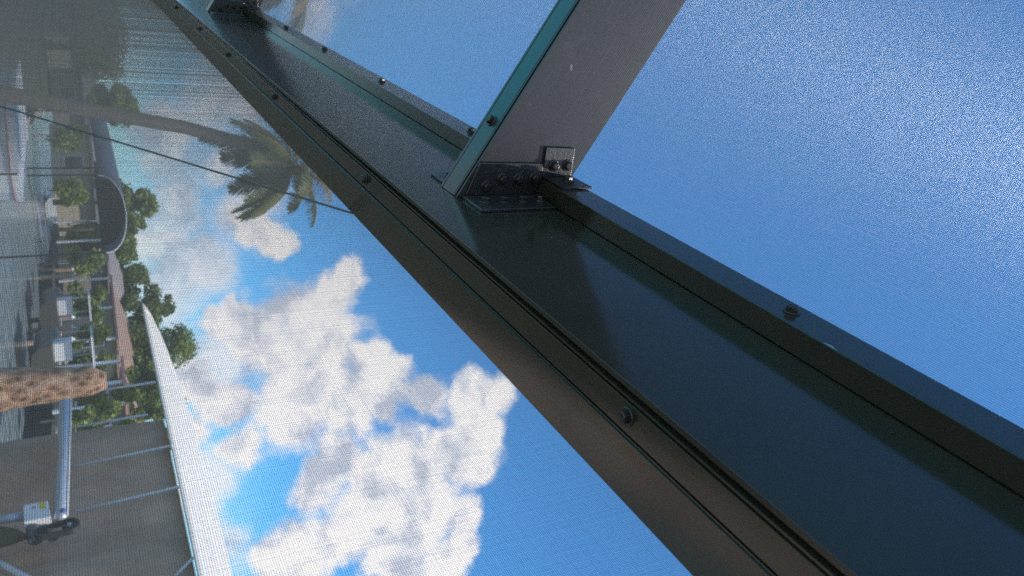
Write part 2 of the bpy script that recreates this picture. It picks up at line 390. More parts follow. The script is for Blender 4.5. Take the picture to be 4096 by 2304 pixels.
def make_bracket(yn, label):
    W_ = .0492; t = .004
    root = empty('corner_bracket', (.2697, yn, Z(.40)), label, 'bracket', 'brackets tying rafters to the eave beam')
    for side in (-1, 1):
        ys = yn if side < 0 else yn + W_
        o1 = ys + side * t
        a, b = (o1, ys + side * .0001) if side < 0 else (ys + .0001, o1)
        lo, hi = min(a, b), max(a, b)
        bm = bmesh.new()
        prism(bm, [(x, Z(z)) for x, z in [(.2678, .4075), (.2276, .4225), (.2288, .5105), (.2678, .5105)]], lambda u, v, s: Vector((u, s, v)), lo, hi)
        bevel(from_bm('side_plate', bm, M_BRACKET, root), .0006, 2)
        bm = bmesh.new()
        prism(bm, [(x, Z(z)) for x, z in [(.2080, .5112), (.2092, .5534), (.2455, .5534), (.2455, .5112)]], lambda u, v, s: Vector((u, s, v)), lo, hi)
        bevel(from_bm('upper_plate', bm, M_BRACKET, root), .0006, 2)
        ylo, yhi = (ys - .0585, ys - .0002) if side < 0 else (ys + .0002, ys + .0485)
        bm = bmesh.new()
        prism(bm, [(y, Z(z)) for y, z in [(ylo, .403), (yhi, .403), (yhi, .5035), (ylo, .5035)]], lambda u, v, s: Vector((s, u, v)), .2679, .2715)
        bevel(from_bm('foot_plate', bm, M_BRACKET, root), .0006, 2)
        bm = bmesh.new()
        prism(bm, [(y, Z(z)) for y, z in [(ylo + .006, .5125), (yhi, .5125), (yhi, .5560), (ylo + .006, .5560)]], lambda u, v, s: Vector((s, u, v)), .2455, .2481)
        bevel(from_bm('rail_plate', bm, M_BRACKET, root), .0005, 2)
        yy = o1
        for x, z in [(.2571, .4337), (.2476, .4548), (.2479, .4771), (.2471, .4997), (.2313, .526), (.2310, .5455)]:
            screw((x, yy, Z(z)), (0, side, 0), root, 1.0)
        ym = (ylo + yhi) / 2 + side * .002
        for z in (.4212, .4457, .4719, .4960): screw((.2679, ym, Z(z)), (-1, 0, 0), root)
        screw((.2455, ym + .006, Z(.536)), (-1, 0, 0), root)
    return root
make_rafter(.8427, 'bronze rafter with grooved teal-reflecting underside rising through the top centre of the photo')
make_bracket(.8427, 'black angle bracket with round screw heads at the foot of the central rafter')
make_rafter(2.84, 'distant blurred rafter at the top left edge of the photo')
make_bracket(2.84, 'small distant angle bracket under the rafter at the top left edge')
# pale scuff on the central rafter
sc0 = atY(2283, 270, .8424)
bm = bmesh.new()
vs = [(-.0012, -.006), (.0004, -.0085), (.0022, -.003), (.0026, .003), (.0016, .009), (-.0002, .004)]
bm.faces.new([bm.verts.new((sc0.x + b * .55, .84255, sc0.z + a)) for a, b in vs])
raf = [o for o in COL.objects if o.name == 'rafter'][0]
from_bm('paint_scuff', bm, mat('grey_scuff', (.16, .16, .17), .6), raf)

# ------------------------------------------------------------------ woven screens: real threads
def screen_mesh(name, U, V, pitch_u, pitch_v, rad=.00014, jit=.00006, sides=5, lo_u=0., lo_v=0.):
    """threads in the local XY plane; 'u' threads run along X"""
    vs = []; fs = []; base = 0
    ang = np.arange(sides) * 2 * np.pi / sides + .3
    ca, sa = np.cos(ang) * rad, np.sin(ang) * rad
    out = []
    def strands(count, pitch, length, along, zoff):
        pos = (np.arange(count) + .5) * pitch + rng.normal(0, jit, count)
        zz = zoff + rng.normal(0, jit, count)
        drift = rng.normal(0, jit, count)
        V_ = np.zeros((count, 2, sides, 3))
        o_ = 1 - along
        V_[:, 0, :, along] = 0; V_[:, 1, :, along] = length
        V_[:, 0, :, o_] = pos[:, None] + ca[None]; V_[:, 1, :, o_] = (pos + drift)[:, None] + ca[None]
        V_[:, :, :, 2] = (zz[:, None] + sa[None])[:, None, :]
        return V_.reshape(-1, 3)
    A = strands(int(V / pitch_v), pitch_v, U, 0, -.0001)
    B = strands(int(U / pitch_u), pitch_u, V, 1, .0001)
    Vt = np.concatenate([A, B]); Vt[:, 0] += lo_u; Vt[:, 1] += lo_v
    nst = len(Vt) // (2 * sides)
    k = np.arange(sides); k2 = (k + 1) % sides
    quad = np.stack([k, k2, k2 + sides, k + sides], 1)
    F = (quad[None] + (np.arange(nst) * 2 * sides)[:, None, None]).reshape(-1, 4)
    me = bpy.data.meshes.new(name)
    me.vertices.add(len(Vt)); me.vertices.foreach_set('co', Vt.astype(np.float32).ravel())
    me.loops.add(F.size); me.loops.foreach_set('vertex_index', F.astype(np.int32).ravel())
    me.polygons.add(len(F)); me.polygons.foreach_set('loop_start', (np.arange(len(F)) * 4).astype(np.int32))
    me.update(calc_edges=True); me.shade_smooth(); me.materials.append(M_THREAD)
    return me
PITCH = .00150
# roof bays (local X down the slope outward, local Y along the beam)
SLOPE_LEN = (.255 - XTOP) / CA
roof_me = screen_mesh('roof_screen', SLOPE_LEN, 1.992, PITCH, PITCH * .9)
top0 = Vector((.2486, 0, Z(.5565)))
bays = [(-1.128, 'fine mesh roof screen panel filling the right side of the picture'),
        (.875, 'fine mesh roof screen panel between the two rafters at the top of the picture'),
        (2.87, 'roof screen panel beyond the far rafter'), (4.88, 'roof screen panel furthest along the eave')]
for i, (y, lab) in enumerate(bays):
    o = bpy.data.objects.new('roof_screen', roof_me); COL.objects.link(o)
    org = top0 + Vector((.0064, 0, -.0064 * SL)) + RD * SLOPE_LEN
    org.y = y
    mm = Matrix((( CA, 0, RN.x, org.x), (0, 1, 0, org.y), (-SA, 0, RN.z, org.z), (0, 0, 0, 1)))
    o.matrix_world = mm
    tag(o, lab, 'insect screen', 'roof screen panels')
wall_me = screen_mesh('wall_screen', 10.9, 2.12, PITCH, PITCH); wall_me.materials[0] = M_THREADW
for i in range(1):
    o = bpy.data.objects.new('wall_screen', wall_me); COL.objects.link(o)
    o.matrix_world = Matrix(((0, 0, 1, .3640), (1, 0, 0, Y0), (0, 1, 0, .01), (0, 0, 0, 1)))
    tag(o, 'charcoal insect screen stretched under the eave beam, the canal seen through it', 'insect screen')
# sloped brace cable
bm = bmesh.new()
c0 = Vector((.3685, 1.060, Z(.36))); c1 = Vector((.3685, 1.7674, Z(-.1243)))
dd = (c1 - c0)
tube(bm, [c0, c0 + dd * 4.2], .0016, 10)
tag(from_bm('brace_cable', bm, M_CABLE), 'thin dark diagonal brace cable behind the wall screen, meeting the beam', 'cable')
# sole rail
bm = bmesh.new(); box(bm, (.318, Y0, .002), (.362, Y1, .05))
tag(from_bm('sole_rail', bm, M_BRONZE), 'bronze bottom rail of the screened wall on the deck', 'rail')
for y in (8.95, -1.9):
    bm = bmesh.new(); box(bm, (.315, y - .025, .0525), (.361, y + .025, Z(hb) - .003))
    tag(from_bm('corner_post', bm, M_BRONZE), 'bronze corner post at the %s end of the screened wall' % ('far' if y > 0 else 'near'), 'post')

# ------------------------------------------------------------------ ground, pool, canal
CAZ = R(10.0); Cd = Vector((math.sin(CAZ), math.cos(CAZ), 0)); Cp = Vector((math.cos(CAZ), -math.sin(CAZ), 0))
def sp(s, p, z=0): return Cd * s + Cp * p + Vector((0, 0, z))
def quad(name, pts, material, kind='structure', lab=None, cat=None):
    o = link(name, pts, [tuple(range(len(pts)))], material)
    if kind: o['kind'] = kind
    return tag(o, lab, cat)
quad('canal_water', [sp(-1500, 1.9, -1.12), sp(-1500, 14.8, -1.12), sp(1500, 14.8, -1.12), sp(1500, 1.9, -1.12)][::-1], M_WATER)
quad('far_bank', [sp(-1500, 14.6, -.06), sp(-1500, 1500, -.06), sp(1500, 1500, -.06), sp(1500, 14.6, -.06)][::-1], M_GRASS)
PX0, PX1, PY0, PY1 = -6.0, -1.0, .8, 17
bm = bmesh.new()
for lo, hi in [((-9, -4, -.2), (PX0, 19, 0)), ((PX1, -4, -.2), (.42, 19, 0)), ((PX0, -4, -.2), (PX1, PY0, 0)), ((PX0, PY1, -.2), (PX1, 19, 0))]: box(bm, lo, hi)
tag(from_bm('pool_deck', bm, M_DECK), kind='structure')
quad('pool_water', [(PX0, PY0, -.1), (PX1, PY0, -.1), (PX1, PY1, -.1), (PX0, PY1, -.1)], M_POOLW)
bm = bmesh.new()
A = [sp(-1500, -1500, -.12), sp(-1500, 1.7, -.12), sp(1500, 1.7, -.12), sp(1500, -1500, -.12)]
bm.faces.new([bm.verts.new(v) for v in A]); tag(from_bm('patio_ground', bm, M_PATIO), kind='structure')
for p0, p1, nm, lab in [(1.7, 1.95, 'seawall', 'near seawall with pale concrete cap along the patio'), (14.5, 14.9, 'seawall', 'far seawall with pale cap along the opposite bank')]:
    root = empty(nm, sp(30, p0, -1.2), lab, 'seawall')
    bm = bmesh.new(); obox(bm, sp(200, (p0 + p1) / 2, -.75), Cd * 400, Cp * (p1 - p0) / 2 * .7, Vector((0, 0, .62)))
    from_bm('wall_face', bm, M_SEAW, root)
    bm = bmesh.new(); obox(bm, sp(200, (p0 + p1) / 2, -.05), Cd * 400, Cp * (p1 - p0) / 2 * 1.3, Vector((0, 0, .09)))
    from_bm('wall_cap', bm, M_CAP, root)

# ------------------------------------------------------------------ near boat lift: canopy, tube, motor
def canopy(name, label, eaveX, ze, outline, yb, m_out):
    """single-pitch fabric roof: straight eave, upper edge through the outline points"""
    root = empty(name, (eaveX + .7, 8, ze), label, 'canopy', 'boat lift canopies')
    pts = [outline[0]]
    for i in range(len(outline) - 1):
        p0 = outline[max(i - 1, 0)]; p1 = outline[i]; p2 = outline[i + 1]; p3 = outline[min(i + 2, len(outline) - 1)]
        for k in range(1, 9):
            t = k / 8
            pts.append(.5 * ((2 * p1) + (p2 - p0) * t + (2 * p0 - 5 * p1 + 4 * p2 - p3) * t * t + (3 * p1 - p0 - 3 * p2 + p3) * t ** 3))
    bm = bmesh.new(); rows = []
    for p in pts:
        e = Vector((eaveX, p.y, ze)); row = []
        for k in range(9):
            t = k / 8; q = e.lerp(p, t); q.z += .035 * math.sin(math.pi * t) * min(1, (p - e).length)
            row.append(bm.verts.new(q))
        row.append(bm.verts.new(p + Vector((.5, 0, .02))))
        rows.append(row)
    for a, b in zip(rows, rows[1:]):
        for k in range(9): bm.faces.new((a[k], a[k + 1], b[k + 1], b[k]))
    bmesh.ops.remove_doubles(bm, verts=bm.verts, dist=.0005)
    o = from_bm('canopy_top', bm, m_out, root, True)
    s = o.modifiers.new('thick', 'SOLIDIFY'); s.thickness = .015; s.offset = -1
    return root
ex = 7.0
pt = atX(575, 1230, ex); zz = atX(690, 1800, ex).z
rx = 8.35; zr = atX(800, 1800, rx).z
_top = atX(800, 1800, rx)
outl = [atX(577, 1234, ex), atX(610, 1275, ex + .35), atX(645, 1340, ex + .65), atX(700, 1480, ex + 1.0), atX(748, 1620, ex + 1.25), _top, Vector((rx, 3.2, _top.z))]
lift_c = canopy('boat_canopy', 'large taupe boat lift canopy with a sunlit white top, lower left of the photo', ex, zz, outl, pt.y, M_CANVAS_W)
# hanging side curtain with folds
ys = atX(500, 1690, ex + .1).y
bm = bmesh.new(); rows = []
N = 160
for i in range(N + 1):
    y = 3.25 + (ys - 3.25) * i / N
    fold = .03 * math.sin(y * 5.1) + .018 * math.sin(y * 11.7 + 1) + .012 * math.sin(y * 23 + 2)
    row = []
    for k in range(9):
        t = k / 8; row.append(bm.verts.new((ex + .14 + fold * (.25 + t), y + .05 * math.sin(t * 3), zz - .015 - t * 2.9)))
    rows.append(row)
for a, b in zip(rows, rows[1:]):
    for k in range(8): bm.faces.new((a[k], a[k + 1], b[k + 1], b[k]))
cu = from_bm('side_curtain', bm, M_CANVAS_B, lift_c, True)
s = cu.modifiers.new('thick', 'SOLIDIFY'); s.thickness = .008
def px_bar(name, a, b, X, r, material, parent, X2=None, seg=10):
    bm = bmesh.new(); tube(bm, [atX(*a, X), atX(*b, X2 or X)], r, seg); return from_bm(name, bm, material, parent, True)
for a, b in [((300, 1709), (592, 1658)), ((300, 1865), (692, 1782)), ((300, 2046), (720, 1947)), ((700, 2304), (776, 2228)), ((412, 1559), (624, 1528))]:
    px_bar('canopy_rib', a, b, ex + .02, .018, M_RIB, lift_c)
px_bar('canopy_strap', (-60, 2222), (120, 2318), ex - .1, .035, M_RIB, lift_c)

# lift drive: aluminium tube, gear box, belt, motor
LX = 6.75
lift = empty('boat_lift_drive', atX(240, 2080, LX), 'aluminium boat lift drive tube ending at a black belt pulley, white box and grey motor', 'boat lift')
px_bar('drive_tube', (262, 1560), (240, 2075), LX, .070, M_ALU, lift, seg=20)
px_bar('tube_flange', (284, 1575), (268, 2062), LX - .02, .016, M_RIB, lift)
px_bar('end_cap', (252, 2040), (250, 2048), LX - .075, .03, M_BLUE, lift)
def plate(name, pts, X, th, material, parent, bev=.006):
    P3 = [atX(*p, X) for p in pts]
    bm = bmesh.new(); v0 = [bm.verts.new(p) for p in P3]; v1 = [bm.verts.new(p + Vector((th, 0, 0))) for p in P3]
    n = len(pts)
    for i in range(n): bm.faces.new((v0[i], v0[(i + 1) % n], v1[(i + 1) % n], v1[i]))
    bm.faces.new(v0); bm.faces.new(v1[::-1])
    o = from_bm(name, bm, material, parent)
    if bev: bevel(o, bev)
    return o
gb = plate('control_box', [(94, 2020), (190, 2003), (203, 2066), (96, 2088)], LX - .1, .16, M_WHITEP, lift)
plate('warning_sticker', [(156, 2011), (180, 2007), (180, 2034), (158, 2038)], LX - .103, .002, M_YEL, gb, 0)
plate('red_mark', [(126, 2028), (142, 2026), (142, 2031), (126, 2033)], LX - .103, .002, M_RED, gb, 0)
def capsule_ring(name, a, b, ra, rb, X, w_, th, material, parent):
    A3, B3 = atX(*a, X), atX(*b, X)
    d = (B3 - A3).normalized(); nrm = Vector((1, 0, 0)); s_ = nrm.cross(d)
    path = []
    for k in range(13): an = math.pi / 2 + math.pi * k / 12; path.append((A3, ra, an))
    for k in range(13): an = -math.pi / 2 + math.pi * k / 12; path.append((B3, rb, an))
    bm = bmesh.new(); rings = []
    for c, r_, an in path:
        e = d * math.cos(an) + s_ * math.sin(an)
        rings.append([bm.verts.new(c + e * (r_ + u) + nrm * v) for u, v in ((0, 0), (th, 0), (th, w_), (0, w_))])
    for i in range(len(rings)):
        p_, q_ = rings[i], rings[(i + 1) % len(rings)]
        for k in range(4): bm.faces.new((p_[k], p_[(k + 1) % 4], q_[(k + 1) % 4], q_[k]))
    return from_bm(name, bm, material, parent)
capsule_ring('drive_belt', (274, 2096), (170, 2122), .085, .055, LX - .16, .07, .03, M_RUBBER, lift)
def disc(name, c, r, X, w_, material, parent, seg=24):
    C3 = atX(*c, X); bm = bmesh.new(); tube(bm, [C3, C3 + Vector((w_, 0, 0))], r, seg); return from_bm(name, bm, material, parent)
disc('pulley', (278, 2095), .078, LX - .14, .05, M_RUBBER, lift)
disc('pulley', (172, 2122), .045, LX - .14, .05, M_RUBBER, lift)
disc('pulley_hub', (278, 2095), .022, LX - .17, .08, M_ALU, lift, 12)
px_bar('motor', (128, 2098), (145, 2160), LX + .02, .075, M_MOTOR, lift, seg=18)
px_bar('motor', (185, 2115), (215, 2150), LX + .05, .06, M_RED, lift, seg=18).data.materials[0] = M_MOTOR
px_bar('conduit', (112, 2130), (118, 2170), LX - .1, .018, M_RUBBER, lift)
px_bar('support_arm', (-40, 2085), (100, 2066), LX, .05, M_ALU, lift)
plate('support_wedge', [(-30, 2098), (60, 2112), (108, 2135), (40, 2160), (-30, 2178)], LX, .08, mat('olive_wood', (.09, .075, .035), .9, noise=.3), lift)
# piling
pb_ = atX(-320, 1545, 5.9); pb_.z = -1.6; pm = atX(0, 1556, 5.9); ptp = atX(425, 1520, 5.9)
bm = bmesh.new(); pts = []; rd = []
wid = {0: .155, 1: .265}
for i in range(24):
    t = i / 23
    p = ptp.lerp(pm, min(1, t * 1.6)) if t < .625 else pm.lerp(Vector((pm.x - .04, pm.y - .05, -1.6)), (t - .625) / .375)
    pts.append(p + Vector((rng.normal(0, .005), rng.normal(0, .005), 0)))
    r_ = .175 + (.285 - .175) * min(1, t * 1.6)
    if i == 0: r_ = .11
    if i == 1: r_ = .15
    rd.append(r_ + rng.normal(0, .004))
tube(bm, pts, rd, 28)
tag(from_bm('wooden_piling', bm, M_WOOD, None, True), 'weathered brown tapered wooden piling beside the boat lift tube', 'piling')

# ------------------------------------------------------------------ vegetation
def leaf_mesh(centres, radii, count, size, material, name, parent, flat=.55):
    centres = np.array(centres); radii = np.array(radii)
    pr = radii ** 2; pr = pr / pr.sum()
    idx = rng.choice(len(centres), count, p=pr)
    d = rng.normal(size=(count, 3)); d /= np.linalg.norm(d, axis=1)[:, None]
    rr = radii[idx] * (rng.uniform(.2, 1.1, count) ** .6 + rng.exponential(.10, count))
    c = centres[idx] + d * rr[:, None] * np.array([1, 1, .85])
    n = rng.normal(size=(count, 3)) + d * .7; n /= np.linalg.norm(n, axis=1)[:, None]
    t = np.cross(n, rng.normal(size=(count, 3))); t /= np.linalg.norm(t, axis=1)[:, None]
    b = np.cross(n, t); s = size * rng.uniform(.6, 1.3, count)[:, None]
    V = np.stack([c - t * s, c - b * s * flat, c + t * s, c + b * s * flat], 1).reshape(-1, 3)
    F = np.arange(count * 4).reshape(-1, 4)
    me = bpy.data.meshes.new(name); me.from_pydata(V.tolist(), [], F.tolist()); me.materials.append(material)
    o = bpy.data.objects.new(name, me); COL.objects.link(o); o.parent = parent; o.matrix_parent_inverse = parent.matrix_world.inverted()
    return o
def tree(px, py_top, Rg, wpx, label, material=M_LEAF, density=1.0, base_frac=.35, name='broadleaf_tree', lean=0):
    """px,py_top: photo pixel of the crown top (x is up); wpx: crown width in pixels"""
    top = atR(py_top, px, Rg); dep = (top - EYE).dot(fwd); wd = wpx / FPX * dep
    ground = Vector((top.x, top.y, -.06))
    root = empty(name, ground, label, 'tree', 'trees on the far bank')
    hgt = top.z; crown_h = hgt * (1 - base_frac)
    cs = []; rs = []
    nb = 20
    for i in range(nb):
        a = rng.uniform(0, 2 * math.pi); q = rng.uniform(0, 1) ** .6
        zf = rng.uniform(0, 1)
        shape = math.sin(math.pi * (.12 + .75 * zf)) ** .7
        r_ = wd * rng.uniform(.09, .23)
        cs.append((top.x + math.cos(a) * q * (wd / 2 - r_ * .5) * shape, top.y + math.sin(a) * q * (wd / 2 - r_ * .5) * shape, hgt - r_ - zf * (crown_h - 2 * r_) if i else hgt - r_)); rs.append(r_)
    leaf_mesh(cs, rs, int(6500 * density), max(.13, wd * .026), material, 'crown', root)
    bm = bmesh.new()
    tube(bm, [ground, ground + Vector((.1, .05, hgt * .3)), Vector((top.x, top.y, hgt * .75))], [wd * .04 + .08, wd * .03 + .05, .05], 8)
    for c in cs[:6]:
        tube(bm, [ground + Vector((.1, .05, hgt * .3)), Vector(c)], [wd * .018 + .03, .02], 6)
    from_bm('trunk', bm, M_BARK, root, True)
    return root
TREES = [
 (800, 632, 62, 170, 'round-topped olive tree standing above the slate canopy', M_LEAF, .45),
 (905, 585, 58, 110, 'smaller lower clump right of the round-topped olive tree', M_LEAF, .5),
 (1000, 555, 60, 170, 'leafy green tree behind the near end of the slate canopy', M_LEAF, .4),
 (1100, 600, 56, 160, 'dense green tree left of the white canopy tip', M_LEAFD, .35),
 (1215, 705, 54, 170, 'tall bushy tree rising just beyond the white canopy tip', M_LEAFD, .3),
 (1375, 795, 50, 250, 'tallest spreading tree above the white canopy edge', M_LEAF, .35),
 (1500, 690, 48, 180, 'tree half hidden behind the white canopy', M_LEAF, .4),
 (1620, 745, 40, 130, 'tree whose leaf tips poke above the white canopy edge', M_LEAF, .5),
 (1745, 770, 36, 90, 'thin treetop just showing over the canopy further right', M_LEAF, .5),
 (430, 560, 60, 170, 'hazy olive tree behind the leaning palm trunk', M_LEAF, .3),
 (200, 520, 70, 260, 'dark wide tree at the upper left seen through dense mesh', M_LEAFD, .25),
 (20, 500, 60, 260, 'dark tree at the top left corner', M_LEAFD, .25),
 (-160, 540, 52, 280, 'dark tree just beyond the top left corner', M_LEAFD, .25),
 (950, 540, 66, 150, 'mid green tree filling the gap behind the two clumps', M_LEAFD, .3),
 (1150, 560, 60, 170, 'low spreading green tree behind the porch roofs', M_LEAF, .25),
 (1300, 640, 58, 180, 'dark green tree behind the pinkish roof', M_LEAFD, .25),
 (1440, 660, 54, 160, 'green tree between the pinkish and salmon roofs', M_LEAF, .25),
 (1560, 640, 50, 130, 'green tree over the salmon roof', M_LEAFD, .3),
 (640, 440, 74, 160, 'low dark tree behind the slate canopy roof', M_LEAFD, .3),
]
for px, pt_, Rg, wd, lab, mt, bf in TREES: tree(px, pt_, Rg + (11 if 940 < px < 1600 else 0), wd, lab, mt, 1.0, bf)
SHRUBS = [(1170, 440, 52, 60), (1245, 420, 50, 70), (1330, 455, 46, 60), (1440, 470, 42, 60), (1560, 600, 34, 60), (1640, 520, 32, 60), (1690, 600, 30, 50), (1040, 430, 58, 80), (940, 420, 62, 80), (560, 330, 60, 90), (760, 345, 58, 80)]
SHLAB = ['lime shrub below the dense tree left of the canopy tip', 'green shrub by the left porch posts of the tan house', 'lime shrub in front of the tan house porch', 'green shrub at the right end of the tan house',
 'tall lime shrub at the left wall of the salmon-roofed house', 'green shrub in front of the salmon-roofed house', 'lime shrub at the edge of the taupe curtain', 'green shrub at the left of the low grey-roofed house',
 'lime shrub between the slate canopy and the grey-roofed house', 'dark green shrub beside the cream house', 'lime shrub at the right end of the cream house']
for k, (px, pt_, Rg, wd) in enumerate(SHRUBS):
    top = atR(pt_, px, Rg); wdm = wd / FPX * (top - EYE).dot(fwd)
    root = empty('shrub', (top.x, top.y, -.06), SHLAB[k], 'shrub', 'shrubs on the far bank')
    cs = [(top.x + rng.uniform(-.4, .4) * wdm, top.y + rng.uniform(-.4, .4) * wdm, max(.3, top.z * z_)) for z_ in (.35, .5, .7, .8)]
    leaf_mesh(cs, [wdm * .42] * 4, 900, .16, M_LEAF if k % 2 else leafmat('lime_leaf', (.12, .17, .02), (.26, .30, .04)), 'foliage', root)
    bm = bmesh.new(); tube(bm, [(top.x, top.y, -.1), (top.x, top.y, top.z * .6)], .05, 6); from_bm('stem', bm, M_BARK, root)

def palm(name, pts, rads, crown, L, label, nf=20, seed=1, bias=None):
    rr = random.Random(seed)
    root = empty(name, pts[0], label, 'palm tree', 'coconut palms')
    bm = bmesh.new(); tube(bm, pts, rads, 14); from_bm('trunk', bm, M_PBARK, root, True)
    for f in range(nf):
        az = 2 * math.pi * f / nf + rr.uniform(-.2, .2)
        el = rr.uniform(-.3, 1.3) if f % 3 else rr.uniform(-1.0, -.2)
        dirh = Vector((math.cos(az), math.sin(az), 0)); v = dirh * math.cos(el) + Vector((0, 0, math.sin(el)))
        if bias is not None: v = (v + bias * .35).normalized()
        p = Vector(crown); ln = L * rr.uniform(.8, 1.1); seg = 14; rach = [p.copy()]
        for k in range(seg):
            p = p + v * ln / seg; v = (v + Vector((0, 0, -.10 - .04 * rr.random()))).normalized(); rach.append(p.copy())
        verts = []; faces = []
        for k in range(1, len(rach)):
            a, b = rach[k - 1], rach[k]; t = (b - a).normalized(); side = t.cross(Vector((0, 0, 1)))
            side = side.normalized() if side.length > .01 else Vector((1, 0, 0))
            for j in range(5):
                q = a.lerp(b, j / 5); fr = (k - 1 + j / 5) / seg
                ll = L * .24 * math.sin(math.pi * min(1, .12 + fr * .86)) ** .6 * rr.uniform(.8, 1.15)
                for s_ in (-1, 1):
                    d = (side * s_ + t * .55 + Vector((0, 0, -.35 - .5 * rr.random()))).normalized(); wv = t * .015 * L / 2
                    i0 = len(verts); verts += [q - wv, q + wv, q + d * ll * .6 + wv * .8 + Vector((0, 0, -.02)), q + d * ll + Vector((0, 0, -.1 * ll)), q + d * ll * .6 - wv * .8]
                    faces.append((i0, i0 + 1, i0 + 2, i0 + 3, i0 + 4))
        dry = f % 6 == 5
        fo = link('frond', verts, faces, M_FRONDB if dry else M_FROND, root)
        if dry: fo['label'] = 'dry yellow-brown frond'
        bm = bmesh.new(); tube(bm, rach, [.03 * (1 - .8 * k / seg) for k in range(seg + 1)], 5); from_bm('rachis', bm, M_FRONDB, fo)
    for k in range(7):
        a = k * .9; c = Vector(crown) + Vector((math.cos(a) * .2, math.sin(a) * .2, -.2 - .1 * (k % 2)))
        bm = bmesh.new(); bmesh.ops.create_icosphere(bm, subdivisions=2, radius=.12, matrix=Matrix.Translation(c)); from_bm('coconut', bm, M_FRONDB, root, True)
    return root
PY_ = 17.0
tp = [atY(x, y, PY_) for x, y in [(0, 372), (300, 430), (538, 474), (731, 508), (897, 553), (1050, 590), (1140, 640)]]
base = tp[0] + (tp[0] - tp[1]) * .9; base.z = -.12
palm('coconut_palm', [base] + tp, [.19, .15, .14, .135, .13, .13, .13, .14], atY(1155, 668, PY_), 1.75, 'leaning coconut palm with drooping crown seen through the wall screen', 22, 3, bias=Vector((.35, 0, .55)))
q0 = atY(1190, -90, 20); palm('coconut_palm', [Vector((q0.x - 2.0, q0.y + 1, -.12)), Vector((q0.x - 1.2, q0.y + .5, q0.z * .5)), q0], [.2, .15, .13], q0, 1.9, 'palm crown just showing at the top edge beside the far bracket', 20, 5)

# ------------------------------------------------------------------ far bank houses, slate canopy, boat
def plank(bm, a, b, wdt, hgt):
    pass
def house(py, px_eave, px_ridge, Rg, wpx, wallc, roofc, label, posts=True, depth=7.):
    """py: photo row of the house centre; widths in photo pixels"""
    c = atR(px_eave, py, Rg); dep = (c - EYE).dot(fwd); wd = wpx / FPX * dep
    zr_ = atR(px_ridge, py, Rg).z; ze = c.z
    f = Vector((-c.x, -c.y, 0)).normalized()                    # front faces the canal
    f = (f * .5 - Cp * .5).normalized()
    s = Vector((0, 0, 1)).cross(f).normalized()
    org = Vector((c.x, c.y, -.06))
    root = empty('house', org, label, 'house', 'houses on the far bank')
    mw = mat('house_wall_paint', wallc, .8, noise=.12, nscale=2); mr = mat('house_roof_tile', roofc, .8, noise=.25, nscale=4, bump=.5, bscale=30)
    def P(u, v, z): return org + s * u - f * v + Vector((0, 0, z + .06))
    bm = bmesh.new(); obox(bm, P(0, depth / 2, ze / 2 - .02), s * wd / 2, f * depth / 2, Vector((0, 0, ze / 2))); from_bm('wall', bm, mw, root)
    e = .5; bm = bmesh.new()
    lo = [P(-wd / 2 - e, -e, ze), P(wd / 2 + e, -e, ze), P(wd / 2 + e, depth + e, ze), P(-wd / 2 - e, depth + e, ze)]
    hi = [P(-wd * .28, depth / 2, zr_), P(wd * .28, depth / 2, zr_)]
    V = [bm.verts.new(v) for v in lo + [v - Vector((0, 0, .15)) for v in lo] + hi]
    for ff in ((0, 1, 9, 8), (1, 2, 9), (2, 3, 8, 9), (3, 0, 8), (4, 5, 1, 0), (5, 6, 2, 1), (6, 7, 3, 2), (7, 4, 0, 3), (7, 6, 5, 4)): bm.faces.new([V[i] for i in ff])
    from_bm('roof', bm, mr, root)
    nw = max(2, int(wd / 2.4))
    for k in range(nw):
        u = -wd / 2 + wd * (k + .5) / nw
        bm = bmesh.new(); obox(bm, P(u, -.03, ze * .52), s * .62, f * .05, Vector((0, 0, ze * .24))); fr = from_bm('window', bm, M_WHITEP, root)
        bm = bmesh.new(); obox(bm, P(u, -.06, ze * .52), s * .54, f * .04, Vector((0, 0, ze * .24 - .08))); from_bm('pane', bm, M_GLASS, fr)
    if posts:
        for k in range(nw + 1):
            u = -wd / 2 + wd * k / nw
            bm = bmesh.new(); obox(bm, P(u, -1.6, ze * .48), s * .06, f * .06, Vector((0, 0, ze * .48))); from_bm('porch_post', bm, M_WHITEP, root)
        bm = bmesh.new(); obox(bm, P(0, -.9, ze - .03), s * (wd / 2 + .2), f * .85, Vector((0, 0, .06))); from_bm('porch_roof', bm, mr, root)
    return root
M_GLASS = mat('window_glass', (.03, .04, .045), .08, spec=.8)
house(1290, 462, 545, 58, 300, (.42, .36, .30), (.34, .22, .17), 'tan house with pinkish tiled roof and white porch posts beyond the canopy tip')
house(1610, 505, 590, 40, 200, (.32, .28, .24), (.50, .27, .22), 'salmon-roofed house seen under the white canopy eave')
house(1020, 430, 490, 62, 200, (.30, .26, .20), (.30, .26, .25), 'low grey-roofed house right of the slate canopy')
house(600, 370, 402, 66, 280, (.55, .46, .35), (.28, .27, .28), 'cream house below the slate canopy roof', False)
house(330, 330, 400, 80, 260, (.26, .24, .21), (.16, .16, .17), 'dim grey house at upper left behind dense mesh', False)
house(60, 330, 400, 80, 260, (.40, .38, .35), (.13, .13, .14), 'pale-walled dim house near the top left corner', False)

